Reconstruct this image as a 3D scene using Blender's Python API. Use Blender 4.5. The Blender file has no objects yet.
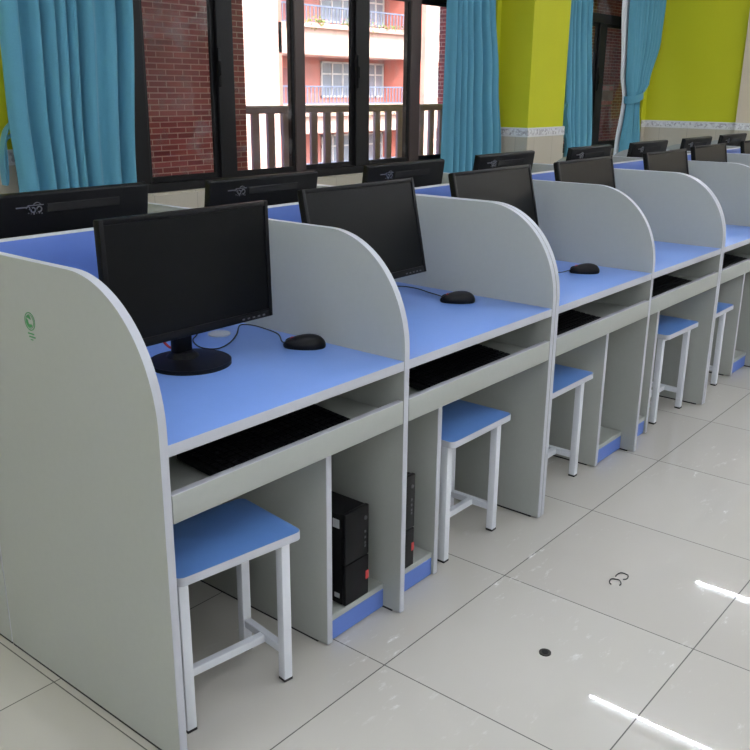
import bpy, bmesh, math, random
from mathutils import Matrix, Vector
random.seed(7)
PI = math.pi
S = bpy.context.scene
COL = S.collection

# ------------------------------------------------------------------ materials
def lin(c):
    return tuple(((v/255)/12.92 if v/255 <= .04045 else ((v/255+.055)/1.055)**2.4) for v in c)+(1,)
def mat(name, rgb, rough=.5, metal=0, noise=.04, scale=18, spec=.5, bump=0, emit=None, es=0, rvar=0, coat=0):
    m = bpy.data.materials.new(name); m.use_nodes = True
    nt = m.node_tree; N = nt.nodes; L = nt.links; b = N['Principled BSDF']
    b.inputs['Roughness'].default_value = rough; b.inputs['Metallic'].default_value = metal
    b.inputs['Specular IOR Level'].default_value = spec
    if coat: b.inputs['Coat Weight'].default_value = coat; b.inputs['Coat Roughness'].default_value = .15
    tc = N.new('ShaderNodeTexCoord'); nz = N.new('ShaderNodeTexNoise')
    nz.inputs['Scale'].default_value = scale; nz.inputs['Detail'].default_value = 4
    L.new(tc.outputs['Object'], nz.inputs['Vector'])
    mx = N.new('ShaderNodeMix'); mx.data_type = 'RGBA'
    c = lin(rgb)
    mx.inputs[6].default_value = tuple(v*(1-noise) for v in c[:3])+(1,)
    mx.inputs[7].default_value = tuple(min(1, v*(1+noise)) for v in c[:3])+(1,)
    L.new(nz.outputs['Fac'], mx.inputs[0]); L.new(mx.outputs[2], b.inputs['Base Color'])
    if rvar:
        mr = N.new('ShaderNodeMapRange'); mr.inputs[3].default_value = rough-rvar; mr.inputs[4].default_value = rough+rvar
        L.new(nz.outputs['Fac'], mr.inputs[0]); L.new(mr.outputs[0], b.inputs['Roughness'])
    if bump:
        bp = N.new('ShaderNodeBump'); bp.inputs['Strength'].default_value = bump; bp.inputs['Distance'].default_value = .002
        L.new(nz.outputs['Fac'], bp.inputs['Height']); L.new(bp.outputs[0], b.inputs['Normal'])
    if emit: b.inputs['Emission Color'].default_value = lin(emit); b.inputs['Emission Strength'].default_value = es
    return m

M = {}
M['lam'] = mat('grey_laminate', (169, 172, 167), .42, noise=.03, scale=60, spec=.35)
M['edge'] = mat('edge_banding', (190, 192, 200), .4, noise=.02)
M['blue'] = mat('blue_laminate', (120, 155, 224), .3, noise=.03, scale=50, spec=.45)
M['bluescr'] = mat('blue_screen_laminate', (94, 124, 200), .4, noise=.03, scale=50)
M['seat'] = mat('seat_blue', (98, 142, 210), .38, noise=.03, scale=40)
M['white'] = mat('white_powder_coat', (226, 229, 236), .35, noise=.02)
M['black'] = mat('black_plastic', (9, 9, 12), .42, noise=.1, scale=80, spec=.16)
M['blackm'] = mat('black_matte_plastic', (8, 8, 10), .6, spec=.2, noise=.1, scale=120)
M['foot'] = mat('foot_rubber_gap_shadow', (30, 30, 32), .7)  # rubber feet, and the painted shadow line under the desk panels
M['screen'] = mat('screen_glass', (7, 8, 10), .28, noise=.04, spec=.14)
M['back'] = mat('monitor_back', (10, 11, 14), .5, spec=.15, noise=.15, scale=60)
M['slot'] = mat('slot_black', (9, 9, 11), .8)
M['chrome'] = mat('dull_chrome', (170, 170, 175), .35, metal=.8)
M['red'] = mat('red_plastic', (190, 35, 45), .45)
M['redtag'] = mat('red_tag', (205, 70, 70), .45)
M['label'] = mat('paper_label', (190, 192, 196), .6)
M['grey'] = mat('button_grey', (84, 84, 90), .4)
M['green'] = mat('green_ink', (60, 140, 80), .5)
M['paint'] = mat('lime_paint', (204, 206, 40), .6, noise=.03, scale=3, spec=.3)
M['beige'] = mat('beige_paint', (214, 200, 178), .7, noise=.02, scale=3)
M['ceil'] = mat('ceiling_paint', (236, 236, 232), .8, noise=.01)
M['alu'] = mat('dark_bronze_aluminium', (15, 14, 16), .5, spec=.25, noise=.06, scale=30)
M['alub'] = mat('brown_aluminium', (60, 46, 44), .45, noise=.05, scale=30)
M['sheer'] = mat('sheer_white', (225, 228, 235), .8)
M['concrete'] = mat('balcony_concrete', (150, 140, 134), .85, noise=.1, scale=8)
M['rail'] = mat('brown_railing_paint', (166, 136, 150), .55, noise=.08, scale=25)
M['railtop'] = mat('white_rail_highlight', (225, 215, 215), .5)  # white for the painted highlight along the balcony rail
M['pink'] = mat('pink_render', (200, 124, 114), .8, noise=.05, scale=.6)
M['cream'] = mat('cream_render', (208, 178, 170), .8, noise=.03, scale=.6)
M['mauve'] = mat('mauve_wall', (184, 126, 121), .8, noise=.05, scale=.6)
M['wframe'] = mat('white_window_frame', (190, 195, 200), .5)
M['dglass'] = mat('far_window_glass', (130, 142, 158), .15, noise=.3, scale=.7)
M['ddoor'] = mat('far_door', (150, 100, 104), .6, noise=.1, scale=1)
M['brail'] = mat('pale_blue_rail', (112, 124, 150), .5)
M['leaf'] = mat('leaf_green', (120, 150, 70), .7, noise=.3, scale=6)
M['flower'] = mat('pink_flower', (220, 130, 150), .7, noise=.3, scale=6)
M['wire'] = mat('black_wire', (25, 24, 26), .5)
M['drain'] = mat('dark_steel', (60, 56, 52), .4, metal=.7)
M['lamp'] = mat('lamp_tube', (255, 255, 255), .5, emit=(238, 244, 255), es=150)
M['lamph'] = mat('lamp_housing', (235, 235, 235), .5)

def fabric():
    m = mat('teal_curtain', (97, 160, 184), .85, noise=.08, scale=220, spec=.15, bump=.3)
    b = m.node_tree.nodes['Principled BSDF']
    b.inputs['Sheen Weight'].default_value = .15
    return m
M['curtain'] = fabric()

def glass():
    m = bpy.data.materials.new('window_glass'); m.use_nodes = True
    nt = m.node_tree; N = nt.nodes; L = nt.links
    for n in list(N):
        if n.type == 'BSDF_PRINCIPLED': N.remove(n)
    out = N['Material Output']
    t = N.new('ShaderNodeBsdfTransparent'); t.inputs[0].default_value = (.96, .97, .97, 1)
    g = N.new('ShaderNodeBsdfGlossy'); g.inputs['Roughness'].default_value = .02
    f = N.new('ShaderNodeFresnel'); f.inputs[0].default_value = 1.45
    # a little dust on the pane
    tc = N.new('ShaderNodeTexCoord'); nz = N.new('ShaderNodeTexNoise'); nz.inputs['Scale'].default_value = 9; nz.inputs['Detail'].default_value = 6
    L.new(tc.outputs['Object'], nz.inputs['Vector'])
    r = N.new('ShaderNodeMapRange'); r.inputs[1].default_value = .5; r.inputs[2].default_value = .9; r.inputs[4].default_value = .25
    L.new(nz.outputs['Fac'], r.inputs[0])
    d = N.new('ShaderNodeBsdfDiffuse'); d.inputs[0].default_value = (.7, .7, .72, 1)
    m0 = N.new('ShaderNodeMixShader'); L.new(r.outputs[0], m0.inputs[0]); L.new(t.outputs[0], m0.inputs[1]); L.new(d.outputs[0], m0.inputs[2])
    m1 = N.new('ShaderNodeMixShader'); ge = N.new('ShaderNodeNewGeometry'); nb = N.new('ShaderNodeMath'); nb.operation = 'SUBTRACT'; nb.inputs[0].default_value = 1; L.new(ge.outputs['Backfacing'], nb.inputs[1])
    fm_ = N.new('ShaderNodeMath'); fm_.operation = 'MULTIPLY'; L.new(f.outputs[0], fm_.inputs[0]); L.new(nb.outputs[0], fm_.inputs[1])
    L.new(fm_.outputs[0], m1.inputs[0]); L.new(m0.outputs[0], m1.inputs[1]); L.new(g.outputs[0], m1.inputs[2])
    L.new(m1.outputs[0], out.inputs[0])
    return m
M['glass'] = glass()

def brick():
    m = mat('red_brick', (150, 60, 58), .8, scale=10)
    nt = m.node_tree; N = nt.nodes; L = nt.links; b = N['Principled BSDF']
    tc = N.new('ShaderNodeTexCoord'); sp = N.new('ShaderNodeSeparateXYZ'); cb = N.new('ShaderNodeCombineXYZ')
    L.new(tc.outputs['Object'], sp.inputs[0])
    ad = N.new('ShaderNodeMath'); L.new(sp.outputs[0], ad.inputs[0]); L.new(sp.outputs[1], ad.inputs[1])
    L.new(ad.outputs[0], cb.inputs[0]); L.new(sp.outputs[2], cb.inputs[1])
    bt = N.new('ShaderNodeTexBrick'); L.new(cb.outputs[0], bt.inputs['Vector'])
    bt.inputs['Color1'].default_value = lin((188, 92, 92)); bt.inputs['Color2'].default_value = lin((158, 72, 76))
    bt.inputs['Mortar'].default_value = lin((226, 176, 168)); bt.inputs['Scale'].default_value = 1
    bt.inputs['Mortar Size'].default_value = .0045; bt.inputs['Brick Width'].default_value = .165; bt.inputs['Row Height'].default_value = .043
    bt.inputs['Mortar Smooth'].default_value = .1
    L.new(bt.outputs['Color'], b.inputs['Base Color'])
    bp = N.new('ShaderNodeBump'); bp.invert = True; bp.inputs['Distance'].default_value = .004; bp.inputs['Strength'].default_value = .6
    L.new(bt.outputs['Fac'], bp.inputs['Height']); L.new(bp.outputs[0], b.inputs['Normal'])
    return m
M['brick'] = brick()

def floor_mat():
    m = mat('polished_floor_tile', (200, 198, 191), .09, scale=3)
    nt = m.node_tree; N = nt.nodes; L = nt.links; b = N['Principled BSDF']
    tc = N.new('ShaderNodeTexCoord'); mp = N.new('ShaderNodeMapping')
    mp.inputs['Location'].default_value = (.018, .112, 0)
    L.new(tc.outputs['Object'], mp.inputs[0])
    bt = N.new('ShaderNodeTexBrick'); L.new(mp.outputs[0], bt.inputs['Vector'])
    bt.offset = 0; bt.offset_frequency = 1; bt.squash = 1
    bt.inputs['Scale'].default_value = 1
    bt.inputs['Brick Width'].default_value = .587; bt.inputs['Row Height'].default_value = .587
    bt.inputs['Mortar Size'].default_value = .0017; bt.inputs['Mortar Smooth'].default_value = .1
    bt.inputs['Color1'].default_value = lin((205, 201, 193)); bt.inputs['Color2'].default_value = lin((198, 193, 185))
    bt.inputs['Mortar'].default_value = lin((84, 80, 76))
    # cloudy tone, scuffs and white dust marks
    n1 = N.new('ShaderNodeTexNoise'); n1.inputs['Scale'].default_value = 1.7; n1.inputs['Detail'].default_value = 5
    L.new(tc.outputs['Object'], n1.inputs['Vector'])
    c1 = N.new('ShaderNodeMix'); c1.data_type = 'RGBA'; c1.blend_type = 'MULTIPLY'
    c1.inputs[0].default_value = 1
    rr = N.new('ShaderNodeMapRange'); rr.inputs[3].default_value = .92; rr.inputs[4].default_value = 1.05
    L.new(n1.outputs['Fac'], rr.inputs[0])
    L.new(bt.outputs['Color'], c1.inputs[6]); L.new(rr.outputs[0], c1.inputs[7])
    n2 = N.new('ShaderNodeTexNoise'); n2.inputs['Scale'].default_value = 2.6; n2.inputs['Detail'].default_value = 1
    n3 = N.new('ShaderNodeTexNoise'); n3.inputs['Scale'].default_value = 26; n3.inputs['Detail'].default_value = 6; n3.inputs['Roughness'].default_value = .7
    mp2 = N.new('ShaderNodeMapping'); mp2.inputs['Rotation'].default_value = (0, 0, .6); mp2.inputs['Scale'].default_value = (.5, 1.4, 1)
    L.new(tc.outputs['Object'], mp2.inputs[0]); L.new(mp2.outputs[0], n3.inputs['Vector']); L.new(tc.outputs['Object'], n2.inputs['Vector'])
    a = N.new('ShaderNodeMapRange'); a.inputs[1].default_value = .53; a.inputs[2].default_value = .66; L.new(n2.outputs['Fac'], a.inputs[0])
    c = N.new('ShaderNodeMapRange'); c.inputs[1].default_value = .58; c.inputs[2].default_value = .72; L.new(n3.outputs['Fac'], c.inputs[0])
    mu = N.new('ShaderNodeMath'); mu.operation = 'MULTIPLY'; L.new(a.outputs[0], mu.inputs[0]); L.new(c.outputs[0], mu.inputs[1])
    m2 = N.new('ShaderNodeMath'); m2.operation = 'MULTIPLY'; L.new(mu.outputs[0], m2.inputs[0]); m2.inputs[1].default_value = .8
    c2 = N.new('ShaderNodeMix'); c2.data_type = 'RGBA'; c2.inputs[7].default_value = lin((240, 240, 238))
    L.new(m2.outputs[0], c2.inputs[0]); L.new(c1.outputs[2], c2.inputs[6]); L.new(c2.outputs[2], b.inputs['Base Color'])
    ra = N.new('ShaderNodeMath'); ra.operation = 'MULTIPLY_ADD'; L.new(m2.outputs[0], ra.inputs[0]); ra.inputs[1].default_value = .5; ra.inputs[2].default_value = .018
    rb = N.new('ShaderNodeMath'); rb.operation = 'MULTIPLY_ADD'; L.new(bt.outputs['Fac'], rb.inputs[0]); rb.inputs[1].default_value = .5; L.new(ra.outputs[0], rb.inputs[2])
    L.new(rb.outputs[0], b.inputs['Roughness'])
    b.inputs['IOR'].default_value = 1.6
    bp = N.new('ShaderNodeBump'); bp.invert = True; bp.inputs['Distance'].default_value = .001; bp.inputs['Strength'].default_value = .4
    L.new(bt.outputs['Fac'], bp.inputs['Height']); L.new(bp.outputs[0], b.inputs['Normal'])
    return m
M['floor'] = floor_mat()

def tile_mat():
    m = mat('beige_wall_tile', (196, 188, 172), .3, scale=5)
    nt = m.node_tree; N = nt.nodes; L = nt.links; b = N['Principled BSDF']
    tc = N.new('ShaderNodeTexCoord'); sp = N.new('ShaderNodeSeparateXYZ'); cb = N.new('ShaderNodeCombineXYZ')
    L.new(tc.outputs['Object'], sp.inputs[0])
    ad = N.new('ShaderNodeMath'); L.new(sp.outputs[0], ad.inputs[0]); L.new(sp.outputs[1], ad.inputs[1])
    L.new(ad.outputs[0], cb.inputs[0]); L.new(sp.outputs[2], cb.inputs[1])
    bt = N.new('ShaderNodeTexBrick'); L.new(cb.outputs[0], bt.inputs['Vector']); bt.offset = 0
    bt.inputs['Scale'].default_value = 1; bt.inputs['Brick Width'].default_value = .33; bt.inputs['Row Height'].default_value = .51
    bt.inputs['Mortar Size'].default_value = .0015
    bt.inputs['Color1'].default_value = lin((200, 192, 176)); bt.inputs['Color2'].default_value = lin((192, 184, 168)); bt.inputs['Mortar'].default_value = lin((150, 142, 128))
    L.new(bt.outputs['Color'], b.inputs['Base Color'])
    return m
M['tile'] = tile_mat()

def band_mat():
    m = mat('mosaic_border', (215, 215, 218), .35, scale=5)
    nt = m.node_tree; N = nt.nodes; L = nt.links; b = N['Principled BSDF']
    tc = N.new('ShaderNodeTexCoord'); v = N.new('ShaderNodeTexVoronoi'); v.inputs['Scale'].default_value = 55
    L.new(tc.outputs['Object'], v.inputs['Vector'])
    bw = N.new('ShaderNodeRGBToBW'); L.new(v.outputs['Color'], bw.inputs[0])
    sp = N.new('ShaderNodeSeparateXYZ'); L.new(tc.outputs['Object'], sp.inputs[0])
    # plain white lips along the upper and lower edges of the border tile
    d = N.new('ShaderNodeMath'); d.operation = 'SUBTRACT'; L.new(sp.outputs[2], d.inputs[0]); d.inputs[1].default_value = 1.06
    ab = N.new('ShaderNodeMath'); ab.operation = 'ABSOLUTE'; L.new(d.outputs[0], ab.inputs[0])
    lt = N.new('ShaderNodeMath'); lt.operation = 'LESS_THAN'; L.new(ab.outputs[0], lt.inputs[0]); lt.inputs[1].default_value = .026
    r = N.new('ShaderNodeValToRGB'); L.new(bw.outputs[0], r.inputs[0])
    r.color_ramp.elements[0].color = lin((182, 178, 186)); r.color_ramp.elements[1].color = lin((235, 236, 240)); r.color_ramp.elements[0].position = .2; r.color_ramp.elements[1].position = .6
    mx = N.new('ShaderNodeMix'); mx.data_type = 'RGBA'; mx.inputs[6].default_value = lin((228, 228, 230))
    L.new(lt.outputs[0], mx.inputs[0]); L.new(r.outputs[0], mx.inputs[7]); L.new(mx.outputs[2], b.inputs['Base Color'])
    return m
M['band'] = band_mat()

# ------------------------------------------------------------------ helpers
def bx(bm, x0, x1, y0, y1, z0, z1, r=0, seg=2, mi=0, mtx=None):
    vs = [bm.verts.new((x, y, z)) for x in (x0, x1) for y in (y0, y1) for z in (z0, z1)]
    q = [(0, 1, 3, 2), (4, 6, 7, 5), (0, 4, 5, 1), (2, 3, 7, 6), (0, 2, 6, 4), (1, 5, 7, 3)]
    fs = [bm.faces.new([vs[i] for i in f]) for f in q]
    for f in fs: f.material_index = mi
    geo = list(vs)
    if r:
        es = list({e for f in fs for e in f.edges})
        res = bmesh.ops.bevel(bm, geom=es, offset=r, segments=seg, affect='EDGES', profile=.5, material=mi)
        geo = list({v for f in res['faces'] for v in f.verts} | {v for v in vs if v.is_valid})
    if mtx is not None: bmesh.ops.transform(bm, matrix=mtx, verts=[v for v in geo if v.is_valid])
    return geo
def cyl(bm, c, r, h, axis='Z', seg=24, r2=None, mi=0):
    mt = Matrix.Translation(c)
    if axis == 'X': mt = mt @ Matrix.Rotation(PI/2, 4, 'Y')
    if axis == 'Y': mt = mt @ Matrix.Rotation(PI/2, 4, 'X')
    res = bmesh.ops.create_cone(bm, cap_ends=True, segments=seg, radius1=r, radius2=r if r2 is None else r2, depth=h, matrix=mt)
    for f in {f for v in res['verts'] for f in v.link_faces}: f.material_index = mi
    return res['verts']
def tube(bm, pts, r, seg=8):
    pts = [Vector(p) for p in pts]; rings = []
    for i, p in enumerate(pts):
        t = (pts[min(i+1, len(pts)-1)]-pts[max(i-1, 0)]).normalized()
        a = t.cross(Vector((0, 0, 1)))
        if a.length < 1e-3: a = t.cross(Vector((1, 0, 0)))
        a.normalize(); b = t.cross(a)
        rings.append([bm.verts.new(p+a*r*math.cos(2*PI*k/seg)+b*r*math.sin(2*PI*k/seg)) for k in range(seg)])
    for i in range(len(rings)-1):
        for k in range(seg):
            bm.faces.new((rings[i][k], rings[i][(k+1) % seg], rings[i+1][(k+1) % seg], rings[i+1][k]))
    bm.faces.new(rings[0][::-1]); bm.faces.new(rings[-1])
def spline(ctrl, n=10):
    P = [Vector(c) for c in ctrl]; P = [P[0]]+P+[P[-1]]; out = []
    for i in range(1, len(P)-2):
        for k in range(n):
            t = k/n; a, b, c, d = P[i-1], P[i], P[i+1], P[i+2]
            out.append(.5*((2*b)+(c-a)*t+(2*a-5*b+4*c-d)*t*t+(3*b-a-3*c+d)*t**3))
    out.append(P[-2]); return out
def smooth(me, ang=35):
    for p in me.polygons: p.use_smooth = True
    try: me.set_sharp_from_angle(angle=math.radians(ang))
    except Exception: pass
def obj(name, bm, mats, parent=None, sm=True, mtx=None):
    bmesh.ops.recalc_face_normals(bm, faces=bm.faces)
    if mtx is not None: bmesh.ops.transform(bm, matrix=mtx, verts=bm.verts)
    me = bpy.data.meshes.new(name); bm.to_mesh(me); bm.free()
    if sm: smooth(me)
    for m in (mats if isinstance(mats, (list, tuple)) else [mats]): me.materials.append(m)
    o = bpy.data.objects.new(name, me); COL.objects.link(o)
    if parent is not None: o.parent = parent
    return o
def tag(o, label=None, cat=None, group=None, kind=None):
    if label: o['label'] = label
    if cat: o['category'] = cat
    if group: o['group'] = group
    if kind: o['kind'] = kind
    return o
def empty(name, loc, rz, label, cat, group=None):
    o = bpy.data.objects.new(name, None); COL.objects.link(o); o.location = loc; o.rotation_euler = (0, 0, rz)
    o.empty_display_size = .1
    return tag(o, label, cat, group)
def copy_tree(o, parent=None):
    c = o.copy(); COL.objects.link(c); c.parent = parent
    for ch in [x for x in COL.objects if x.parent == o]: copy_tree(ch, c)
    return c
def box_obj(name, dims, m, parent=None, r=0, seg=2):
    bm = bmesh.new(); bx(bm, *dims, r=r, seg=seg); return obj(name, bm, m, parent, sm=r > 0)
def struct(name, bm, m, label=None, cat='wall', sm=False):
    o = obj(name, bm, m, None, sm); o['kind'] = 'structure'
    if label: o['label'] = label; o['category'] = cat
    return o

# ------------------------------------------------------------------ room shell
XR, XL, YB, YF, ZC = 9.55, -5.2, 3.2, -4.6, 3.05
def sbox(name, dims, m, label, cat):
    bm = bmesh.new(); bx(bm, *dims); return struct(name, bm, m, label, cat)
sbox('floor', (XL-.2, XR+.2, YF-.2, YB+.2, -.12, 0), M['floor'], 'glossy pale grey square floor tiles with dark thin joints', 'floor')
sbox('ceiling', (XL-.2, XR+.2, YF-.2, YB+.2, ZC, ZC+.15), M['ceil'], 'white ceiling over the computer room', 'ceiling')
sbox('wall_front', (XL-.2, XR+.2, YF-.2, YF, 0, ZC), M['ceil'], 'plain wall behind the viewer', 'wall')
sbox('wall_left', (XL-.2, XL, YF, YB, 0, ZC), M['ceil'], 'plain wall at the near end of the room', 'wall')
sbox('wall_right', (XR, XR+.2, YF, YB, 0, ZC), M['paint'], 'lime green wall at the far end of the room', 'wall')
# window wall with two openings
W1 = (2.29, 6.20); W2 = (7.50, 9.45); ZS, ZT = .79, 2.80
bm = bmesh.new()
for x0, x1 in ((XL-.2, W1[0]), (W1[1], W2[0]), (W2[1], 15)): bx(bm, x0, x1, YB, YB+.2, 0, ZC)  # unseen stretch past the far corner added to keep sun off the brick
for w in (W1, W2):
    bx(bm, w[0], w[1], YB, YB+.2, 0, ZS); bx(bm, w[0], w[1], YB, YB+.2, ZT, ZC)
struct('wall_back', bm, M['paint'], 'lime green wall with the two big windows', 'wall')
# lime column between the windows
CX0, CX1, CY = 6.27, 6.92, 2.87
sbox('wall_column', (CX0, CX1, CY, YB, 0, ZC), M['paint'], 'lime green column jutting out between the two windows', 'column')
sbox('wall_projection', (XR-.06, XR, YF, 2.12, 0, ZC), M['beige'], 'pale beige projecting part of the far wall, at the right edge', 'wall')
# tile dado and mosaic border
ZB0, ZB1 = 1.02, 1.10
tr = [0]
def trim(dims_list, m, label):
    tr[0] += 1
    bm = bmesh.new()
    for d in dims_list: bx(bm, *d, r=.002, seg=1)
    return struct('trim_%d' % tr[0], bm, m, label, 'trim')
e = .012
trim([(XL, W1[0], YB-e, YB, 0, ZB0), (W1[0], W1[1], YB-e, YB, 0, ZS), (W1[1], CX0, YB-e, YB, 0, ZB0), (CX1, W2[0], YB-e, YB, 0, ZB0), (W2[0], W2[1], YB-e, YB, 0, ZS), (W2[1], XR-e, YB-e, YB, 0, ZB0)], M['tile'], 'beige tile dado along the window wall')
trim([(XL, W1[0], YB-e-.004, YB, ZB0, ZB1), (W1[1], CX0, YB-e-.004, YB, ZB0, ZB1), (CX1, W2[0], YB-e-.004, YB, ZB0, ZB1), (W2[1], XR-e, YB-e-.004, YB, ZB0, ZB1)], M['band'], 'white mosaic border along the window wall')
trim([(CX0-e, CX0, CY-e, YB-e, 0, ZB0), (CX0, CX1+e, CY-e, CY, 0, ZB0), (CX1, CX1+e, CY, YB-e, 0, ZB0)], M['tile'], 'beige tile dado around the green column')
e2 = e+.004
trim([(CX0-e2, CX0, CY-e2, YB-e2, ZB0, ZB1), (CX0, CX1+e2, CY-e2, CY, ZB0, ZB1), (CX1, CX1+e2, CY, YB-e2, ZB0, ZB1)], M['band'], 'white mosaic border around the green column')
trim([(XR-e, XR, 2.12, YB, 0, ZB0)], M['tile'], 'beige tile dado on the far green wall')
trim([(XR-e2, XR, 2.12, YB-e2, ZB0, ZB1)], M['band'], 'white mosaic border on the far green wall')
trim([(XR-.06-e, XR-.06, YF, 2.12, 0, ZB0)], M['tile'], 'beige tile dado on the beige part of the far wall')
trim([(XR-.06-e2, XR-.06, YF, 2.12, ZB0, ZB1)], M['band'], 'white mosaic border on the beige part of the far wall')
# window boards
trim([(W1[0], W1[1], YB-.005, YB+.06, ZS-.005, ZS+.012)], M['tile'], 'beige sill under the wide window')
trim([(W2[0], W2[1], YB-.005, YB+.06, ZS-.005, ZS+.012)], M['tile'], 'beige sill under the far window')

def bar(bm, x0, x1, z0, z1, y0=YB+.03, y1=YB+.09, mi=0): bx(bm, x0, x1, y0, y1, z0, z1, r=.004, seg=1, mi=mi)
def window(name, x0, x1, units, label):
    """units: list of (glass_left, meeting_left, meeting_right, glass_right)"""
    z0, z1, zt0, zt1 = ZS+.012, ZT, 2.10, 2.19
    bm = bmesh.new()
    bar(bm, x0, x1, z0, z0+.055); bar(bm, x0, x1, z1-.05, z1); bar(bm, x0, x1, zt0, zt1)
    bar(bm, x0, units[0][0]-.03, z0+.055, z1-.05); bar(bm, units[-1][3]+.03, x1, z0+.055, z1-.05)
    w = struct(name, bm, M['alu'], label, 'window', sm=True)
    for k in range(len(units)-1):
        bm = bmesh.new()
        bar(bm, units[k][3]+.020, units[k+1][0]-.020, z0+.055, zt0, YB+.02, YB+.10); bar(bm, units[k][3]+.020, units[k+1][0]-.020, zt1, z1-.05, YB+.02, YB+.10)
        obj('mullion', bm, M['alub'], w)
    for (a, b, c, d) in units:
        for (g0, g1, s0, s1, yy) in ((a, b, a-.03, c-.03, YB+.055), (c, d, b+.035, d+.03, YB+.03)):
            bm = bmesh.new(); zz0, zz1 = z0+.055, zt0
            ya, yb = yy, yy+.022
            bx(bm, s0, g0, ya, yb, zz0, zz1, r=.003, seg=1); bx(bm, g1, s1, ya, yb, zz0, zz1, r=.003, seg=1)
            bx(bm, g0, g1, ya, yb, zz0, zz0+.035, r=.003, seg=1); bx(bm, g0, g1, ya, yb, zz1-.035, zz1, r=.003, seg=1)
            s = obj('sash', bm, M['alu'], w)
            bm = bmesh.new(); bx(bm, g0, g1, yy+.009, yy+.013, zz0+.035, zz1-.035)
            obj('pane', bm, M['glass'], s, sm=False)
        bm = bmesh.new()
        hx = (b+c)/2-.045
        bx(bm, hx-.012, hx+.012, YB+.016, YB+.03, 1.42, 1.66, r=.004)
        bx(bm, hx-.006, hx+.008, YB+.006, YB+.018, 1.49, 1.58, r=.004)
        obj('latch', bm, M['black'], w)
        bm = bmesh.new(); bx(bm, a-.02, d+.02, YB+.055, YB+.059, zt1, z1-.05)
        obj('transom_pane', bm, M['glass'], w, sm=False)
    return w
window('window_1', W1[0], W1[1], [(2.47, 2.97, 3.14, 3.67), (3.81, 4.31, 4.50, 4.98), (5.15, 5.58, 5.74, 6.13)], 'wide dark framed sliding window looking onto the balcony')
window('window_2', W2[0], W2[1], [(7.62, 8.24, 8.44, 9.36)], 'far dark framed sliding window between teal curtains')

# ------------------------------------------------------------------ curtains
def curtain_cloth(xl, xr, y0, z0, z1, folds, amp, seed, nu=160, nv=40, off=0.0):
    rnd = random.Random(seed)
    ph = [rnd.uniform(0, 2*PI) for _ in range(4)]
    bm = bmesh.new(); g = []
    for j in range(nv+1):
        z = z0+(z1-z0)*j/nv; a, b = xl(z), xr(z)
        row = []
        for i in range(nu+1):
            u = i/nu; uu = u+.035*math.sin(2*PI*u*1.5+ph[2])+.004*math.sin(z*2.2+ph[3])
            s = math.sin(2*PI*folds*uu+ph[0]+.9*math.sin(2*PI*u+ph[1])); s2 = math.sin(2*PI*folds*.37*uu+ph[1]+.25*z)
            am = amp*(.75+.25*s2)*min(1, (b-a)/.5+.12)
            y = y0+am*(abs(s)**.7*(1 if s > 0 else -1))*.8+amp*.25*s2
            row.append(bm.verts.new((a+(b-a)*u+.008*math.cos(2*PI*folds*uu+ph[0]), y+off, z)))
        g.append(row)
    for j in range(nv):
        for i in range(nu): bm.faces.new((g[j][i], g[j][i+1], g[j+1][i+1], g[j+1][i]))
    return bm
def solid(o, t=.003):
    m = o.modifiers.new('thickness', 'SOLIDIFY'); m.thickness = t; m.offset = 0
def interp(tbl):
    def f(z):
        if z <= tbl[0][0]: return tbl[0][1]
        for (a, x), (b, y) in zip(tbl, tbl[1:]):
            if z <= b:
                t = (z-a)/(b-a); t = t*t*(3-2*t); return x+(y-x)*t
        return tbl[-1][1]
    return f
def curtain(label, xl, xr, folds, seed, sheer=None, y0=3.07, amp=.066, bottom=.22):
    root = empty('curtain', ((xl(1)+xr(1))/2-.035, y0, 0), 0, label, 'curtain', None)
    inv = Matrix.Translation((-root.location.x-.035, -root.location.y, 0))
    o = obj('drape', curtain_cloth(xl, xr, y0, bottom, 2.9, folds, amp, seed), M['curtain'], root, mtx=inv); solid(o)
    if sheer:
        s = obj('sheer_lining', curtain_cloth(sheer[0], sheer[1], y0+.05, bottom, 2.9, folds*.6, .012, seed+3), M['sheer'], root, mtx=inv); solid(s, .002)
    return root, inv
c1, i1 = curtain('wide teal curtain hanging at the left end of the wide window', interp([(.2, 1.52), (.9, 1.53), (1.3, 1.51), (2.9, 1.53)]), interp([(.2, 2.22), (.9, 2.23), (1.9, 2.29), (2.9, 2.31)]), 8, 3, amp=.066)
bm = bmesh.new()
pts = spline([(1.535, 3.10, 1.24), (1.50, 3.115, 1.19), (1.475, 3.12, 1.08), (1.47, 3.12, .98), (1.475, 3.125, .93), (1.49, 3.13, .97), (1.495, 3.13, 1.08), (1.50, 3.13, 1.15), (1.54, 3.11, 1.18)])
def ribbon(bm, pts, w, t=.003, d=Vector((0, 1, .0))):
    prev = None; rows = []
    for i, p in enumerate(pts):
        tg = (Vector(pts[min(i+1, len(pts)-1)])-Vector(pts[max(i-1, 0)])).normalized()
        n = tg.cross(d).normalized()
        rows.append([bm.verts.new(Vector(p)+d*(w/2)*a+n*(t/2)*b) for a, b in ((-1, -1), (1, -1), (1, 1), (-1, 1))])
    for r0, r1 in zip(rows, rows[1:]):
        for k in range(4): bm.faces.new((r0[k], r0[(k+1) % 4], r1[(k+1) % 4], r1[k]))
    bm.faces.new(rows[0]); bm.faces.new(rows[-1][::-1])
ribbon(bm, pts, .05, .006)
obj('tie_back', bm, M['curtain'], c1, mtx=i1)
c2, i2 = curtain('teal curtain in front of the green column at the right end of the wide window', interp([(.2, 5.27), (.9, 5.29), (2.1, 5.30), (2.9, 5.30)]), interp([(.2, 6.21), (.9, 6.18), (1.5, 6.10), (2.15, 5.99), (2.9, 5.95)]), 7, 12, amp=.066)
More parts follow.
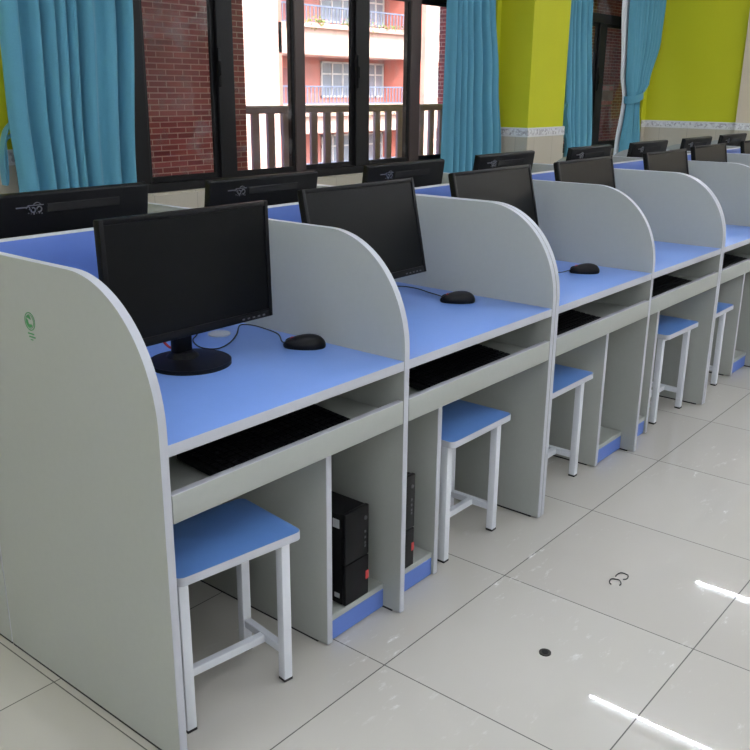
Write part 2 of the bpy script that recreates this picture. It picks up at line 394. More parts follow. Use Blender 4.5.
c3, i3 = curtain('teal curtain hanging straight right of the green column', interp([(.2, 7.36), (.85, 7.38), (1.2, 7.30), (2.2, 7.22), (2.9, 7.2)]), interp([(.2, 7.98), (.85, 7.94), (2.27, 7.74), (2.9, 7.7)]), 5, 21, amp=.06)
bm = bmesh.new()
ribbon(bm, spline([(7.31, 3.06, 1.30), (7.22, 3.04, 1.24), (7.18, 3.03, 1.15), (7.24, 3.03, 1.06), (7.30, 3.03, .98)]), .06, .006)
ribbon(bm, spline([(7.30, 3.03, 1.30), (7.27, 3.02, 1.2), (7.31, 3.02, 1.1), (7.33, 3.03, 1.02)]), .05, .006)
obj('tie_back', bm, M['curtain'], c3, mtx=i3)
c4, i4 = curtain('teal curtain gathered by a tie at the right side of the far window',
    interp([(.2, 8.66), (.82, 8.72), (1.34, 8.80), (1.6, 8.72), (2.34, 8.66), (2.9, 8.64)]),
    interp([(.2, 9.20), (.82, 9.12), (1.33, 9.05), (1.50, 9.22), (1.98, 9.43), (2.4, 9.47), (2.9, 9.48)]), 9, 33,
    sheer=(interp([(.2, 8.60), (.82, 8.66), (1.34, 8.76), (1.6, 8.66), (2.34, 8.56), (2.9, 8.54)]), interp([(.2, 8.8), (1.34, 8.9), (2.9, 9.0)])), amp=.07)
bm = bmesh.new()
ring = [(8.925+.16*math.cos(a), 3.07+.085*math.sin(a), 1.36+.035*math.cos(a)) for a in [2*PI*k/40 for k in range(41)]]
rows = []
for k, p in enumerate(ring[:-1]):
    a = 2*PI*k/40; n = Vector((math.cos(a), math.sin(a), 0))
    rows.append([bm.verts.new(Vector(p)+n*b+Vector((0, 0, z))) for b, z in ((0, -.04), (.006, -.035), (.006, .035), (0, .04))])
for k in range(40):
    r0, r1 = rows[k], rows[(k+1) % 40]
    for q in range(4): bm.faces.new((r0[q], r1[q], r1[(q+1) % 4], r0[(q+1) % 4]))
obj('tie_back', bm, M['curtain'], c4, mtx=i4)
# hook on the mosaic border by the first curtain
hk = empty('curtain_hook', (1.48, YB-.016, 1.058), 0, 'small square metal hook plate on the mosaic border left of the first curtain', 'hook')
bm = bmesh.new(); bx(bm, -.03, .03, -.006, 0, -.03, .03, r=.003); obj('plate', bm, M['white'], hk)
bm = bmesh.new(); cyl(bm, (0, -.010, 0), .014, .01, 'Y', 20); obj('stud', bm, M['grey'], hk)

# ------------------------------------------------------------------ workstation desks
T = .020; D = .70; HP = 1.067; HD = .75; YK = .060; CPW = .213
def profile():
    pts = [(0.0, .005), (0.0, HD+.02)]
    ry, rz = .262, HP-.775
    for k in range(0, 25):
        a = PI/2*k/24
        pts.append((ry*(1-math.cos(a)), .775+rz*math.sin(a)))
    pts += [(D, HP), (D, .005)]
    return pts
def divider(x, parent):
    P = profile(); bm = bmesh.new()
    v0 = [bm.verts.new((x, y, z)) for y, z in P]; v1 = [bm.verts.new((x+T, y, z)) for y, z in P]
    n = len(P)
    f0 = bm.faces.new(v0); f1 = bm.faces.new(v1[::-1])
    for k in range(n):
        f = bm.faces.new((v0[k], v1[k], v1[(k+1) % n], v0[(k+1) % n])); f.material_index = 1
    es = list(set(f0.edges) | set(f1.edges))
    bmesh.ops.bevel(bm, geom=es, offset=.0018, segments=2, affect='EDGES', material=1)
    o = obj('divider_panel', bm, [M['lam'], M['edge']], parent)
    box_obj('gap_shadow_strip', (x+.0005, x+T-.0005, .03, D-.002, 0, .0055), M['foot'], o)  # dark strip paints the shadow in the gap under the panel
    return o
def edged(name, dims, top, parent, front=True, r=.0015):
    """board: laminate faces, edge banding on narrow sides"""
    bm = bmesh.new(); bx(bm, *dims, r=r, seg=1)
    bmesh.ops.recalc_face_normals(bm, faces=bm.faces)
    o = obj(name, bm, [top, M['edge']], parent)
    return o
def desk(loc, rz, p, label, group):
    root = empty('workstation_desk', loc, rz, label, 'desk', group)
    for x in (0, p, 2*p): divider(x, root)
    for s, x0 in ((0, T), (1, p+T)):
        x1 = x0+p-T
        bm = bmesh.new(); bx(bm, x0, x1, .001, D-.018, HD-.026, HD, r=.0018, seg=2)
        bmesh.ops.recalc_face_normals(bm, faces=bm.faces); bm.normal_update()
        for f in bm.faces:
            f.material_index = 0 if f.normal.z > .9 else (1 if f.normal.y < -.3 or f.normal.z > .1 else 2)
        dt = obj('desktop', bm, [M['blue'], M['edge'], M['lam']], root)
        # cable grommet
        bm = bmesh.new(); gx = x0+.62 if s == 0 else x0+.6
        cyl(bm, (gx, .56, HD+.002), .032, .004, 'Z', 32); 
        g = obj('cable_grommet', bm, M['label'], dt)
        # privacy screen and modesty panel
        bm = bmesh.new(); bx(bm, x0, x1, D-.018, D, HD-.026, HP, r=.0018, seg=2)
        bm.normal_update()
        for f in bm.faces: f.material_index = 1 if f.normal.z > .3 else 0
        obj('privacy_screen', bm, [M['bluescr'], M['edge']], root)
        edged('modesty_panel', (x0, x1, D-.018, D, .02, HD-.026), M['lam'], root)
        # keyboard drawer
        kx0, kx1 = x0+.002, x1-.002
        tray = edged('keyboard_tray', (kx0, kx1, .018, .36, .590, .604), M['lam'], root)
        bm = bmesh.new(); bx(bm, kx0, kx1, 0, .018, .578, .642, r=.0018, seg=2)
        bm.normal_update()
        for f in bm.faces: f.material_index = 1 if f.normal.z > .3 else 0
        obj('tray_front', bm, [M['lam'], M['edge']], tray)
        # computer compartment
        if s == 0: ix = x1-CPW-.012-T; sx0, sx1 = ix+T, x1
        else: ix = x0+CPW; sx0, sx1 = x0, ix
        bm = bmesh.new(); bx(bm, ix, ix+T, YK-.008, D-.018, .005, .578, r=.0018, seg=2)
        bmesh.ops.recalc_face_normals(bm, faces=bm.faces); bm.normal_update()
        for f in bm.faces: f.material_index = 1 if f.normal.y < -.3 else 0
        ip = obj('compartment_panel', bm, [M['lam'], M['edge']], root)
        box_obj('gap_shadow_strip', (ix+.0005, ix+T-.0005, .09, D-.02, 0, .0055), M['foot'], ip)  # same painted gap shadow below the compartment side
        sh = edged('shelf', (sx0, sx1, YK, D-.02, .062, .080), M['lam'], root)
        bm = bmesh.new(); bx(bm, sx0, sx1, YK+.001, YK+.017, .004, .061, r=.001, seg=1)
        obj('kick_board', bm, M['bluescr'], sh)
    return root
mods = [(0.0, .777), (1.577, .763), (3.125, .772), (4.691, .772)]
fl = ['nearest pair of desks in the front row, end panel with small green emblem', 'second pair of front row desks, starting at the double divider right of the second monitor',
      'third pair of desks from the viewer in the front row', 'farthest pair of desks in the front row, at the right edge of the photo']
bl = ['nearest pair of desks in the back row by the windows, behind the front row', 'second pair of back row desks, behind the second front pair and below the wide window',
      'third pair of back row desks, in front of the green column', 'farthest pair of desks in the back row, near the far green wall']
desks = []
for k, (x, p) in enumerate(mods):
    desks.append(desk((x, 0, 0), 0, p, fl[k], 'front row computer desks'))
    desk((x+2*p+T, 2*D+.002, 0), PI, p, bl[k], 'back row computer desks by the window')
def slot(i, dx):   # world x of a point inside bay i
    x, p = mods[i//2]; return x+(p if i % 2 else 0)+dx
# green emblem printed on the outer end panel
dp = [c for c in COL.objects if c.parent == desks[0] and c.name.startswith('divider_panel')][0]
bm = bmesh.new(); cy_, cz_ = .43, .932; xx = -.0006
def ringx(bm, cy, cz, r0, r1, a0=0, a1=2*PI, n=40, sq=1.0):
    A = []
    for k in range(n+1):
        a = a0+(a1-a0)*k/n
        A.append([bm.verts.new((x, cy+r*math.cos(a), cz+r*sq*math.sin(a))) for x, r in ((xx, r0), (xx, r1), (.0003, r1), (.0003, r0))])
    for q0, q1 in zip(A, A[1:]):
        for k in range(4): bm.faces.new((q0[k], q0[(k+1) % 4], q1[(k+1) % 4], q1[k]))
ringx(bm, cy_, cz_, .0185, .0205); ringx(bm, cy_, cz_, .0145, .0155)
ringx(bm, cy_+.001, cz_-.001, .006, .0125, -2.6, .6); ringx(bm, cy_+.004, cz_+.006, .001, .008, .2, 3.4)
bx(bm, xx, .0003, cy_-.012, cy_+.012, cz_-.029, cz_-.026); bx(bm, xx, .0003, cy_-.016, cy_+.008, cz_-.036, cz_-.033); bx(bm, xx, .0003, cy_-.006, cy_+.004, cz_-.042, cz_-.040)
tag(obj('emblem_sticker', bm, M['green'], dp, sm=False), 'small round green emblem with leaf swirl')

# ------------------------------------------------------------------ monitors
def monitor(x0, x1, yc, zc, tilt, rz, label, group, zb=HD, yaw=0, base_back=.035):
    """panel centred (x0+x1)/2, yc, zc ; screen faces local -y"""
    w = (x1-x0)/2; h = .1525; xc = (x0+x1)/2
    root = empty('monitor', (xc, yc, zb), rz+yaw, label, 'monitor', group)
    MT = Matrix.Translation((0, 0, zc-zb)) @ Matrix.Rotation(-math.radians(tilt), 4, 'X')
    b = .013
    bm = bmesh.new()   # bezel ring
    bx(bm, -w, -w+b, -.002, .018, -h, h, r=.002); bx(bm, w-b, w, -.002, .018, -h, h, r=.002)
    bx(bm, -w+b-.001, w-b+.001, -.002, .018, h-b, h, r=.002); bx(bm, -w+b-.001, w-b+.001, -.002, .018, -h, -h+.021, r=.002)
    obj('bezel', bm, M['black'], root, mtx=MT)
    bm = bmesh.new(); bx(bm, -w+b-.002, w-b+.002, .0015, .012, -h+.019, h-b+.002)
    obj('screen', bm, M['screen'], root, sm=False, mtx=MT)
    bm = bmesh.new()
    vs = bx(bm, -w+.001, w-.001, .012, .024, -h+.001, h-.001, r=.006, seg=3)
    bx(bm, -.14, .14, .020, .044, -.11, .04, r=.012, seg=3)
    bc = obj('back_cover', bm, M['back'], root, mtx=MT)
    bm = bmesh.new(); sy = .0225
    bx(bm, -.148, .088, sy, sy+.004, .098, .122, r=.0015, seg=1)
    obj('vent_slot', bm, M['slot'], bc, mtx=MT)
    bm = bmesh.new()   # small shiny scroll ornament beside the slot
    def ringy(cx, cz, r0, r1, a0, a1, n=20):
        A = []
        for k in range(n+1):
            a = a0+(a1-a0)*k/n
            A.append([bm.verts.new((cx+r*math.cos(a), y, cz+r*math.sin(a))) for y, r in ((sy, r0), (sy+.004, r0), (sy+.004, r1), (sy, r1))])
        for q0, q1 in zip(A, A[1:]):
            for k in range(4): bm.faces.new((q0[k], q0[(k+1) % 4], q1[(k+1) % 4], q1[k]))
    ringy(.112, .109, .006, .0085, 0, 5.4); ringy(.130, .108, .005, .008, 1, 6.6); ringy(.145, .113, .004, .006, 0, 4)
    ringy(.118, .115, .012, .0135, .4, 2.6); bx(bm, .148, .180, sy, sy+.003, .115, .118); bx(bm, .098, .146, sy, sy+.003, .1195, .1215)
    for k in range(6): bx(bm, .102+.008*k, .105+.008*k, sy, sy+.003, .095+.002*(k % 3), .098+.003*(k % 2))
    obj('ornament', bm, M['chrome'], bc, mtx=MT)
    for k in range(5):
        bm = bmesh.new(); bx(bm, w-.11+k*.018, w-.102+k*.018, -.0035, 0, -h+.006, -h+.010)
        obj('button', bm, M['grey'], root, sm=False, mtx=MT)
    # neck and round foot
    bm = bmesh.new()
    bx(bm, -.028, .028, base_back+.018, base_back+.044, .012, zc-zb-.01, r=.008, seg=3)
    obj('neck', bm, M['black'], root)
    bm = bmesh.new()
    cyl(bm, (0, base_back, .005), .104, .010, 'Z', 64); cyl(bm, (0, base_back, .0125), .102, .006, 'Z', 64, r2=.06); cyl(bm, (0, base_back+.028, .02), .045, .016, 'Z', 32, r2=.03)
    obj('base', bm, M['black'], root)
    return root
fm = [(.149, .659, .365, .9875, 1.5, 0), (.856, 1.373, .405, .998, 12, 1), (1.636, 2.165, .43, .996, 13, 2), (2.372, 2.875, .425, .994, 12, 3),
      (3.25, 3.752, .425, .990, 12, 4), (4.02, 4.52, .49, .985, 10, 5), (4.83, 5.33, .49, .985, 10, 6), (5.60, 6.10, .45, .985, 10, 7)]
lab = ['largest black monitor in front, on the nearest desk beside the grey end panel', 'black monitor on the second front desk, right of the nearest monitor',
       'black monitor on the third front desk, below the curtain by the green column', 'black monitor on the fourth front desk, in front of the green column',
       'black monitor on the fifth front desk, below the tied teal curtain', 'small black monitor on the sixth front desk, near the right edge',
       'black front row monitor cut off at the right edge of the photo', 'farthest black monitor of the front row']
ORD = ['first', 'second', 'third', 'fourth', 'fifth', 'sixth', 'seventh', 'eighth']
for (a, b, y, z, t, i) in fm[:7]: monitor(a, b, y, z, t, 0, lab[i], 'monitors facing the aisle')
bmn = [(.205, .717, .985, .992, 8), (.952, 1.465, .98, .982, 8), (1.735, 2.25, .97, .985, 8), (2.545, 3.05, .99, .985, 8),
       (3.415, 3.895, .98, .982, 8), (4.13, 4.65, .96, .982, 8), (4.93, 5.42, .96, .98, 8), (5.62, 6.14, .96, .98, 8)]
blab = ['black monitor seen from behind at the left edge, below the first teal curtain', 'black monitor seen from behind below the brick pillar view of the wide window',
        'black monitor seen from behind under the right half of the wide window', 'black monitor seen from behind just left of the green column',
        'black monitor seen from behind just right of the green column, below the far window', 'black monitor seen from behind below the tied curtain, in front of the far corner',
        'black monitor seen from behind in front of the far green wall', 'farthest black monitor seen from behind, at the right edge by the beige wall']
for k, (a, b, y, z, t) in enumerate(bmn): monitor(a, b, y, z, t, PI, blab[k], 'monitors seen from behind in the back row')

# ------------------------------------------------------------------ mice, cables
def mouse(x, y, label, tail, ang=None):
    ang = math.atan2(.773, -.634) if ang is None else ang       # nose direction
    root = empty('computer_mouse', (x, y, HD), ang-PI/2, label, 'mouse', 'computer mice on the blue desktops')
    bm = bmesh.new()
    bmesh.ops.create_uvsphere(bm, u_segments=32, v_segments=20, radius=1)
    for v in bm.verts:
        X, Y, Z = v.co
        X *= .031*(1-.12*Y); Y2 = Y*.058
        Z = max(Z, -.25)*(.029 if Z > 0 else .03)*(1-.28*Y if Z > 0 else 1)
        v.co = (X, Y2, Z+.0078)
    obj('shell', bm, M['black'], root)
    for s in (-1, 1):
        bm = bmesh.new()
        bmesh.ops.create_uvsphere(bm, u_segments=20, v_segments=12, radius=1, matrix=Matrix.Translation((s*.0125, .026, .0145)) @ Matrix.Diagonal((.0115, .027, .0115, 1)))
        obj('button', bm, M['blackm'], root)
    bm = bmesh.new(); cyl(bm, (0, .032, .0225), .007, .006, 'X', 20); obj('scroll_wheel', bm, M['red'], root)
    # cable
    R = Matrix.Rotation(-(ang-PI/2), 3, 'Z')
    pts = [(0, .052, .012)]
    for t in tail:
        v = R @ Vector((t[0]-x, t[1]-y, 0)); pts.append((v.x, v.y, t[2]-HD))
    bm = bmesh.new(); tube(bm, spline(pts, 8), .0019); obj('cable', bm, M['wire'], root)
    return root
z0 = HD+.003
mouse(.702, .285, 'black mouse beside the nearest monitor foot', [(.70, .37, z0), (.745, .43, z0), (.762, .50, z0), (.765, .56, z0), (.742, .585, z0), (.665, .515, z0), (.59, .462, z0), (.53, .445, z0), (.512, .49, z0), (.545, .56, z0), (.60, .605, z0+.004), (.63, .63, z0+.06)])
mouse(1.428, .283, 'black mouse on the second front desk', [(1.455, .37, z0), (1.475, .435, z0), (1.495, .51, z0+.001), (1.48, .58, z0), (1.38, .62, z0), (1.25, .58, z0+.02), (1.2, .50, .84)])
mouse(2.168, .200, 'black mouse on the third front desk', [(2.10, .27, z0), (2.05, .33, z0), (2.0, .42, z0), (1.9, .5, z0), (1.82, .45, .82)])
cb = empty('network_cable', (.44, .55, HD), 0, 'short red cable standing behind the nearest monitor foot', 'cable')
bm = bmesh.new(); tube(bm, spline([(-.025, .06, .11), (-.012, .02, .06), (-.004, -.01, .02), (.01, -.03, .006), (.05, -.02, .005)], 8), .0035); obj('lead', bm, M['red'], cb)

# ------------------------------------------------------------------ keyboards
def keyboard_proto(label):
    root = empty('keyboard', (0, 0, 0), 0, label, 'keyboard', 'keyboards on the pull-out trays')
    bm = bmesh.new(); bx(bm, -.225, .225, -.078, .075, .006, .022, r=.005, seg=2)
    obj('case', bm, M['blackm'], root)
    bm = bmesh.new()
    for r in range(6):
        y = .056-.021*r
        n = 21
        for c in range(n):
            x = -.212+c*.0203
            if r == 5 and 4 < c < 10: continue
            bx(bm, x, x+.017, y-.0165, y, .021, .0275)
    bx(bm, -.212+5*.0203, -.212+10*.0203-.003, -.0655, -.049, .021, .0275)
    obj('keycaps', bm, M['black'], root, sm=False)
    bm = bmesh.new(); tube(bm, spline([(-.05, .07, .008), (-.05, .12, .006), (.03, .155, .006), (.16, .16, .006), (.2, .15, .006)], 6), .002)
    obj('cable', bm, M['wire'], root)
    return root
kb = [(.405, 'keyboard on the pull-out tray of the nearest desk'), (1.175, 'keyboard on the tray of the second front desk'), (1.81, 'keyboard pushed left on the tray of the third front desk'),
      (2.70, 'keyboard on the tray of the fourth front desk'), (3.44, 'keyboard on the tray of the fifth front desk')]
k0 = keyboard_proto('black '+kb[0][1])
for i, (x, l) in enumerate(kb):
    k = k0 if i == 0 else copy_tree(k0)
    k['label'] = 'black '+l; k.location = (x, .115, .605); k.rotation_euler = (math.radians(5), 0, 0)

# ------------------------------------------------------------------ computer towers
def tower(x, y, h, label):
    root = empty('computer_tower', (x, y, .080), 0, label, 'computer', 'black computer towers in the desk compartments')
    w, d = .096, .30
    bm = bmesh.new(); bx(bm, 0, w, .014, d, .004, h-.003, r=.002); obj('case', bm, M['blackm'], root)
    bm = bmesh.new(); bx(bm, 0, w, 0, .0135, .004, .125, r=.003); bx(bm, 0, w, 0, .0135, .1275, h, r=.003)
    fp = obj('front_panel', bm, M['black'], root)
    bm = bmesh.new(); cyl(bm, (w-.016, -.001, h-.035), .0055, .004, 'Y', 20); obj('power_button', bm, M['grey'], fp)
    for k, dz in enumerate((.075, .092, .108, .118)): box_obj('port', (w-.019, w-.013, -.0012, .001, h-dz-.005, h-dz+.002), M['grey'], fp, r=.0006, seg=1)
    bm = bmesh.new(); bx(bm, w-.013, w-.001, -.0012, .001, .052, .078, r=.0006, seg=1); obj('red_tag', bm, M['redtag'], fp)
    box_obj('label_sticker', (-.0008, .001, .022, .045, h-.045, h-.02), M['label'], root); box_obj('label_sticker', (-.0008, .001, .022, .04, .022, .036), M['label'], root)
    for a in (.01, w-.03):
        for b in (.03, d-.05): box_obj('foot', (a, a+.02, b, b+.02, 0, .005), M['foot'], root)
tower(.609, .056, .276, 'black computer tower in the compartment under the nearest desk')
tower(.816, .056, .295, 'black computer tower in the compartment of the second front desk, mostly behind the divider')

# ------------------------------------------------------------------ stools
def stool_proto():
    root = empty('stool', (0, 0, 0), 0, '', 'stool', 'blue topped white stools')
    w, d, h = .170, .124, .42
    bm = bmesh.new()
    vs = bx(bm, -w, w, -d, d, h-.020, h)
    bmesh.ops.bevel(bm, geom=[e for e in bm.edges if abs((e.verts[0].co-e.verts[1].co).z) > .01], offset=.02, segments=6, affect='EDGES', profile=.5)
    bmesh.ops.recalc_face_normals(bm, faces=bm.faces)
    bmesh.ops.bevel(bm, geom=[e for e in bm.edges if abs(e.verts[0].co.z-h) < 1e-5 and abs(e.verts[1].co.z-h) < 1e-5], offset=.0015, segments=2, affect='EDGES', profile=.5)
    bm.normal_update()
    for f in bm.faces: f.material_index = 0 if f.normal.z > .95 else 1
    obj('seat', bm, [M['seat'], M['edge']], root)
    lx, ly, t = w-.018-.0125, d-.030-.0125, .0125
    for sx in (-1, 1):
        for sy in (-1, 1):
            bm = bmesh.new(); bx(bm, sx*lx-t, sx*lx+t, sy*ly+.010*(sy > 0)-t, sy*ly+.010*(sy > 0)+t, .006, h-.02, r=.002, seg=2)
            lg = obj('leg', bm, M['white'], root)
            bm = bmesh.new(); bx(bm, sx*lx-t-.0005, sx*lx+t+.0005, sy*ly+.010*(sy > 0)-t-.0005, sy*ly+.010*(sy > 0)+t+.0005, 0, .008, r=.001, seg=1)
            obj('foot_cap', bm, M['foot'], lg)
    for sx in (-1, 1):
        bm = bmesh.new(); bx(bm, sx*lx-.010, sx*lx+.010, -ly+t, ly+.010-t, .074, .096, r=.0015, seg=1); obj('side_rail', bm, M['white'], root)
    bm = bmesh.new(); bx(bm, -lx+.010, lx-.010, -.010, .010, .074, .096, r=.0015, seg=1); obj('cross_rail', bm, M['white'], root)
    for sy in (-1, 1): box_obj('top_rail', (-lx+t, lx-t, sy*ly-.008, sy*ly+.008, h-.04, h-.0202), M['white'], root)
    return root
def place_stool(o, fr, rz, label):
    c = Vector((fr[0], fr[1])) - Vector((math.cos(rz)*.170+math.sin(rz)*.124, math.sin(rz)*.170-math.cos(rz)*.124))
    o.location = (c.x, c.y, 0); o.rotation_euler = (0, 0, rz); o['label'] = label
sp = stool_proto()
st = [((.390, -.003), math.radians(-7.6), 'nearest blue topped white stool, turned slightly, beside the grey end panel'),
      ((1.416, .042), 0, 'blue topped white stool under the second front desk'),
      ((2.002, .042), 0, 'blue topped white stool under the third front desk, half behind the double divider'),
      ((3.032, .032), math.radians(-1.5), 'blue topped white stool under the fourth front desk'),
      ((3.490, .028), 0, 'farthest blue topped white stool, under the fifth front desk')]
for i, (fr, rz, l) in enumerate(st):
    place_stool(sp if i == 0 else copy_tree(sp), fr, rz, l)

# ------------------------------------------------------------------ small things on the floor
bm = bmesh.new(); cyl(bm, (0, 0, .0015), .016, .003, 'Z', 32)
fd = tag(obj('floor_cap', bm, M['drain']), 'small round dark metal cap set in the floor tile', 'floor cap'); fd.location = (.884, -.404, 0)
bm = bmesh.new(); cyl(bm, (0, 0, .0035), .009, .0012, 'Z', 24); obj('dimple', bm, M['slot'], fd)
def curl(loc, rz, label):
    bm = bmesh.new(); pts = [(.022*math.cos(a), .017*math.sin(a), .0022+.002*math.sin(a*2)**2) for a in [(-2.3+4.6*k/24) for k in range(25)]]
    tube(bm, pts, .0018, 6); o = obj('wire_scrap', bm, M['wire']); o.location = loc; o.rotation_euler = (0, 0, rz)
    tag(o, label, 'wire', 'wire scraps on the floor')
curl((1.380, -.392, 0), -.1, 'small bent black wire scrap on the floor, the farther one of the two')
curl((1.333, -.392, 0), .45, 'small bent black wire scrap on the floor, the nearer one of the two')

# ------------------------------------------------------------------ ceiling lamps
def lamp_proto():
    root = empty('tube_lamp', (0, 0, 0), 0, 'white fluorescent tube lamp on the ceiling', 'lamp', 'ceiling tube lamps')
    bm = bmesh.new(); bx(bm, -.04, .04, -.63, .63, .03, .07, r=.005); bx(bm, -.012, .012, -.6, -.58, -.012, .03); bx(bm, -.012, .012, .58, .6, -.012, .03)
    obj('housing', bm, M['lamph'], root)
    bm = bmesh.new(); cyl(bm, (0, 0, 0), .0065, 1.16, 'Y', 16); obj('tube', bm, M['lamp'], root)
    return root
lp = lamp_proto(); first = True
for x in (-4.14, -1.97, .2, 2.37, 4.54, 6.72, 8.89):  # leftmost column is unseen, added to brighten the grey end panel
    for y in (.45, -1.9, -3.8):
        o = lp if first else copy_tree(lp); first = False
        o.location = (x, y, ZC-.07-.0)

# ------------------------------------------------------------------ outside: balcony, brick, opposite building
sbox('balcony_floor', (XL, 15, YB+.2, 5.0, -.15, -.02), M['concrete'], 'concrete balcony floor outside the windows', 'balcony')
sbox('balcony_soffit', (XL, 15, YB+.2, 5.3, 3.0, 3.15), M['concrete'], 'underside of the balcony above', 'balcony')
def brickwall(dims, label):
    bm = bmesh.new(); bx(bm, *dims); return struct('brick_pillar', bm, M['brick'], label, 'brick pillar')
brickwall((.3, 4.40, 4.5, 5.0, -.02, 3.0), 'red brick pillar outside the left half of the wide window')
brickwall((7.93, 14.8, 4.80, 5.05, -.02, 3.0), 'red brick pillar outside the far window')
rl = empty('balcony_railing', (4.40, 4.75, 0), 0, 'brown balcony railing of flat upright slats outside the wide window', 'railing')
bm = bmesh.new(); bx(bm, 0, 3.52, -.035, .035, 1.20, 1.255, r=.004); bx(bm, 0, 3.52, -.025, .025, .10, .15, r=.004); obj('rail', bm, M['rail'], rl)
bm = bmesh.new(); bx(bm, 0, 3.52, -.04, .04, 1.255, 1.268, r=.003); obj('rail_highlight', bm, M['railtop'], rl)  # white strip paints the highlight on top of the rail
for k in range(18):
    x = .10+.19*k
    bm = bmesh.new(); bx(bm, x, x+.085, -.016, .016, .15, 1.20, r=.003, seg=1); obj('baluster', bm, M['rail'], rl)

nb_ = empty('notice_board', (11.8, 4.795, 1.36), 0, 'small white notice board with red bands on the brick outside the far window', 'sign')
box_obj('board', (-.2, .2, -.012, .004, -.15, .15), M['cream'], nb_, r=.003)
for a, b in ((.07, .13), (-.13, -.08)): box_obj('red_band', (-.18, .18, -.016, -.011, a, b), M['redtag'], nb_)

YO = 27
ob = empty('school_building', (31, YO, -8), 0, 'sunlit pink and cream building across the courtyard with railed galleries', 'building')
iv = Matrix.Translation((-31, -YO, 8))
bm = bmesh.new(); bx(bm, 15, 62, YO+1.6, YO+7, -8, 14); obj('wall', bm, M['mauve'], ob, sm=False, mtx=iv)
ZK = [-5.82, -2.52, .78, 4.08, 7.38, 10.68]
for z in ZK:
    bm = bmesh.new(); bx(bm, 15, 62, YO-.1, YO+1.6, z-1.28, z-.02, r=.03, seg=1); obj('gallery_parapet', bm, M['cream'], ob, mtx=iv)
for (a, b) in ((15, 26.75), (36.9, 38.0), (47, 48.2)):
    bm = bmesh.new(); bx(bm, a, b, YO-.35, YO+.25, -8, 13.5, r=.03, seg=1); obj('pier', bm, M['cream'], ob, mtx=iv)
for (a, b) in ((26.75, 27.2), (36.0, 36.9), (46.1, 47)):
    bm = bmesh.new(); bx(bm, a, b, YO-.1, YO+1.6, -8, 13.5, r=.03, seg=1); obj('side_pier', bm, M['pink'], ob, mtx=iv)
for z in ZK[1:5]:
    for (a, b) in ((27.2, 36.0), (38.0, 46.1)):
        bm = bmesh.new(); bx(bm, a, b, YO-.03, YO+.03, z+.70, z+.76); bx(bm, a, b, YO-.02, YO+.02, z, z+.05)
        n = int((b-a)/.24)
        for k in range(n): bx(bm, a+.1+k*.24, a+.15+k*.24, YO-.015, YO+.015, z+.05, z+.70)
        obj('gallery_railing', bm, M['brail'], ob, sm=False, mtx=iv)
    for (a, b) in ((31.3, 33.6), (34.0, 35.9), (39.2, 41.6), (43, 45)):
        f = bmesh.new(); yy = YO+1.55; zb, zt = z+.25, z+1.85
        bx(f, a, b, yy-.05, yy+.02, zt-.08, zt); bx(f, a, b, yy-.05, yy+.02, zb, zb+.08); bx(f, a, b, yy-.04, yy+.02, zb+1.02, zb+1.09)
        nn = 4
        for k in range(nn): 
            x = a+(b-a-.08)*k/(nn-1); bx(f, x, x+.08, yy-.05, yy+.02, zb, zt)
        fr = obj('window_frame', f, M['wframe'], ob, sm=False, mtx=iv)
        f = bmesh.new(); bx(f, a+.02, b-.02, yy, yy+.03, zb+.02, zt-.02); obj('glazing', f, M['dglass'], fr, sm=False, mtx=iv)
    f = bmesh.new(); bx(f, 27.6, 29.8, YO+1.53, YO+1.62, z-.9, z+1.5); obj('door', f, M['ddoor'], ob, sm=False, mtx=iv)
# flower boxes along two parapets
def planter(x0, x1, z, seed, label):
    root = empty('flower_planter', ((x0+x1)/2, YO-.25, z), 0, label, 'plants', 'trailing plants on the opposite galleries')
    rnd = random.Random(seed); L = (x1-x0)/2
    bm = bmesh.new(); bx(bm, -L, L, -.10, .12, -.18, .02, r=.02); obj('box', bm, M['cream'], root)
    bm = bmesh.new(); cl = [(rnd.uniform(-L, L), rnd.uniform(.2, .5)) for _ in range(int(L*4))]
    for cx, s in cl:
        for _ in range(60):
            p = Vector((cx+rnd.gauss(0, s*.4), rnd.gauss(-.06, .09), .05+rnd.gauss(0, s*.3)))
            q = Matrix.Translation(p) @ Matrix.Rotation(rnd.uniform(0, 6.3), 4, Vector((rnd.gauss(0, 1), rnd.gauss(0, 1), rnd.gauss(0, 1))).normalized())
            a = .05; v = [bm.verts.new(q @ Vector(c)) for c in ((-a, 0, 0), (0, -a*.5, .01), (a, 0, 0), (0, a*.5, -.01))]
            f = bm.faces.new(v); f.material_index = 1 if rnd.random() < .25 else 0
    o = obj('foliage', bm, [M['leaf'], M['flower']], root, sm=False); o['kind'] = 'stuff'
planter(27.4, 35.8, 4.08, 1, 'plants with pink flowers trailing over the upper parapet opposite')
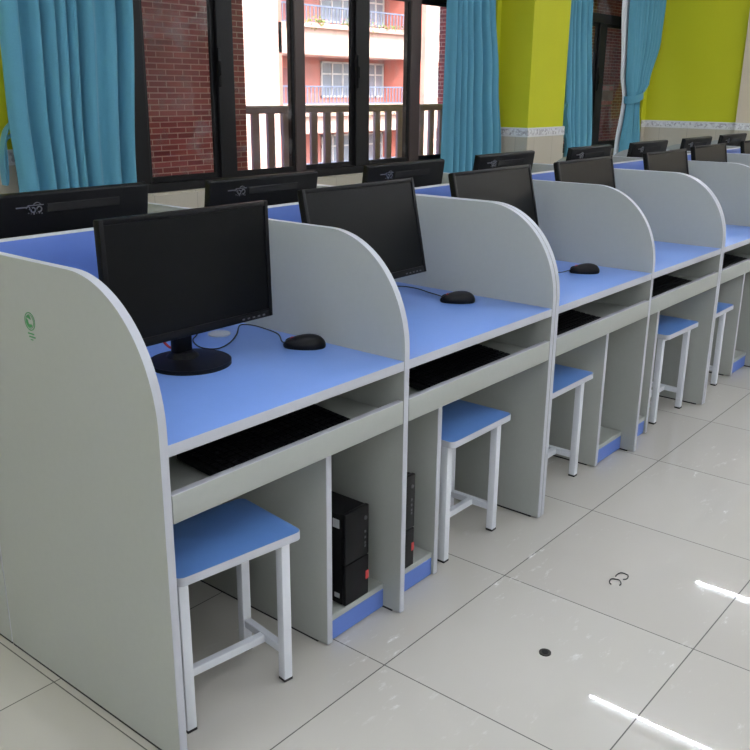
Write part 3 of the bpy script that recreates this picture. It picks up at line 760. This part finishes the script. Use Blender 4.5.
planter(38.2, 45.8, 4.08, 2, 'plants trailing over the upper parapet right of the cream pier opposite')
planter(27.4, 35.8, .78-.35, 3, 'green plants along the lower parapet opposite')
bm = bmesh.new(); bx(bm, -10, 70, 5.3, 60, -8.3, -8)
struct('ground', bm, M['concrete'], 'courtyard paving far below', 'ground')

# ------------------------------------------------------------------ light
w = bpy.data.worlds.new('sky'); S.world = w; w.use_nodes = True
nt = w.node_tree; bg = nt.nodes['Background']
sk = nt.nodes.new('ShaderNodeTexSky'); sk.sky_type = 'NISHITA'; sk.sun_disc = False
sk.sun_elevation = math.radians(48); sk.sun_rotation = math.radians(200); sk.air_density = 1.2; sk.dust_density = 4
nt.links.new(sk.outputs[0], bg.inputs[0]); bg.inputs[1].default_value = .6
sun = bpy.data.lights.new('sun', 'SUN'); sun.energy = 2.6; sun.angle = .01; sun.color = (1, .95, .88)
so = bpy.data.objects.new('sun', sun); COL.objects.link(so)
so.rotation_euler = Vector((.35, 1, -.95)).to_track_quat('-Z', 'Y').to_euler(); so.location = (0, -10, 12)

# ------------------------------------------------------------------ camera
cx, cy, cz, yaw, pit, rol, f = -.981, -1.3421, 1.4177, -.8842, -.3088, .0091, 895.89
cyw, syw = math.cos(yaw), math.sin(yaw)
fw = Vector((-syw*math.cos(pit), cyw*math.cos(pit), math.sin(pit))); r = Vector((cyw, syw, 0)); u = r.cross(fw)
r2 = math.cos(rol)*r+math.sin(rol)*u; u2 = -math.sin(rol)*r+math.cos(rol)*u
cam = bpy.data.cameras.new('camera'); co = bpy.data.objects.new('camera', cam); COL.objects.link(co)
mw = Matrix((r2, u2, -fw)).transposed().to_4x4(); mw.translation = (cx, cy, cz); co.matrix_world = mw
cam.sensor_width = 36; cam.sensor_fit = 'HORIZONTAL'; cam.lens = f/750*36; cam.clip_end = 200; cam.clip_start = .02
S.camera = co
S.view_settings.view_transform = 'Standard'; S.view_settings.look = 'None'; S.view_settings.gamma = 1
S.view_settings.use_curve_mapping = False; S.view_settings.exposure = .3
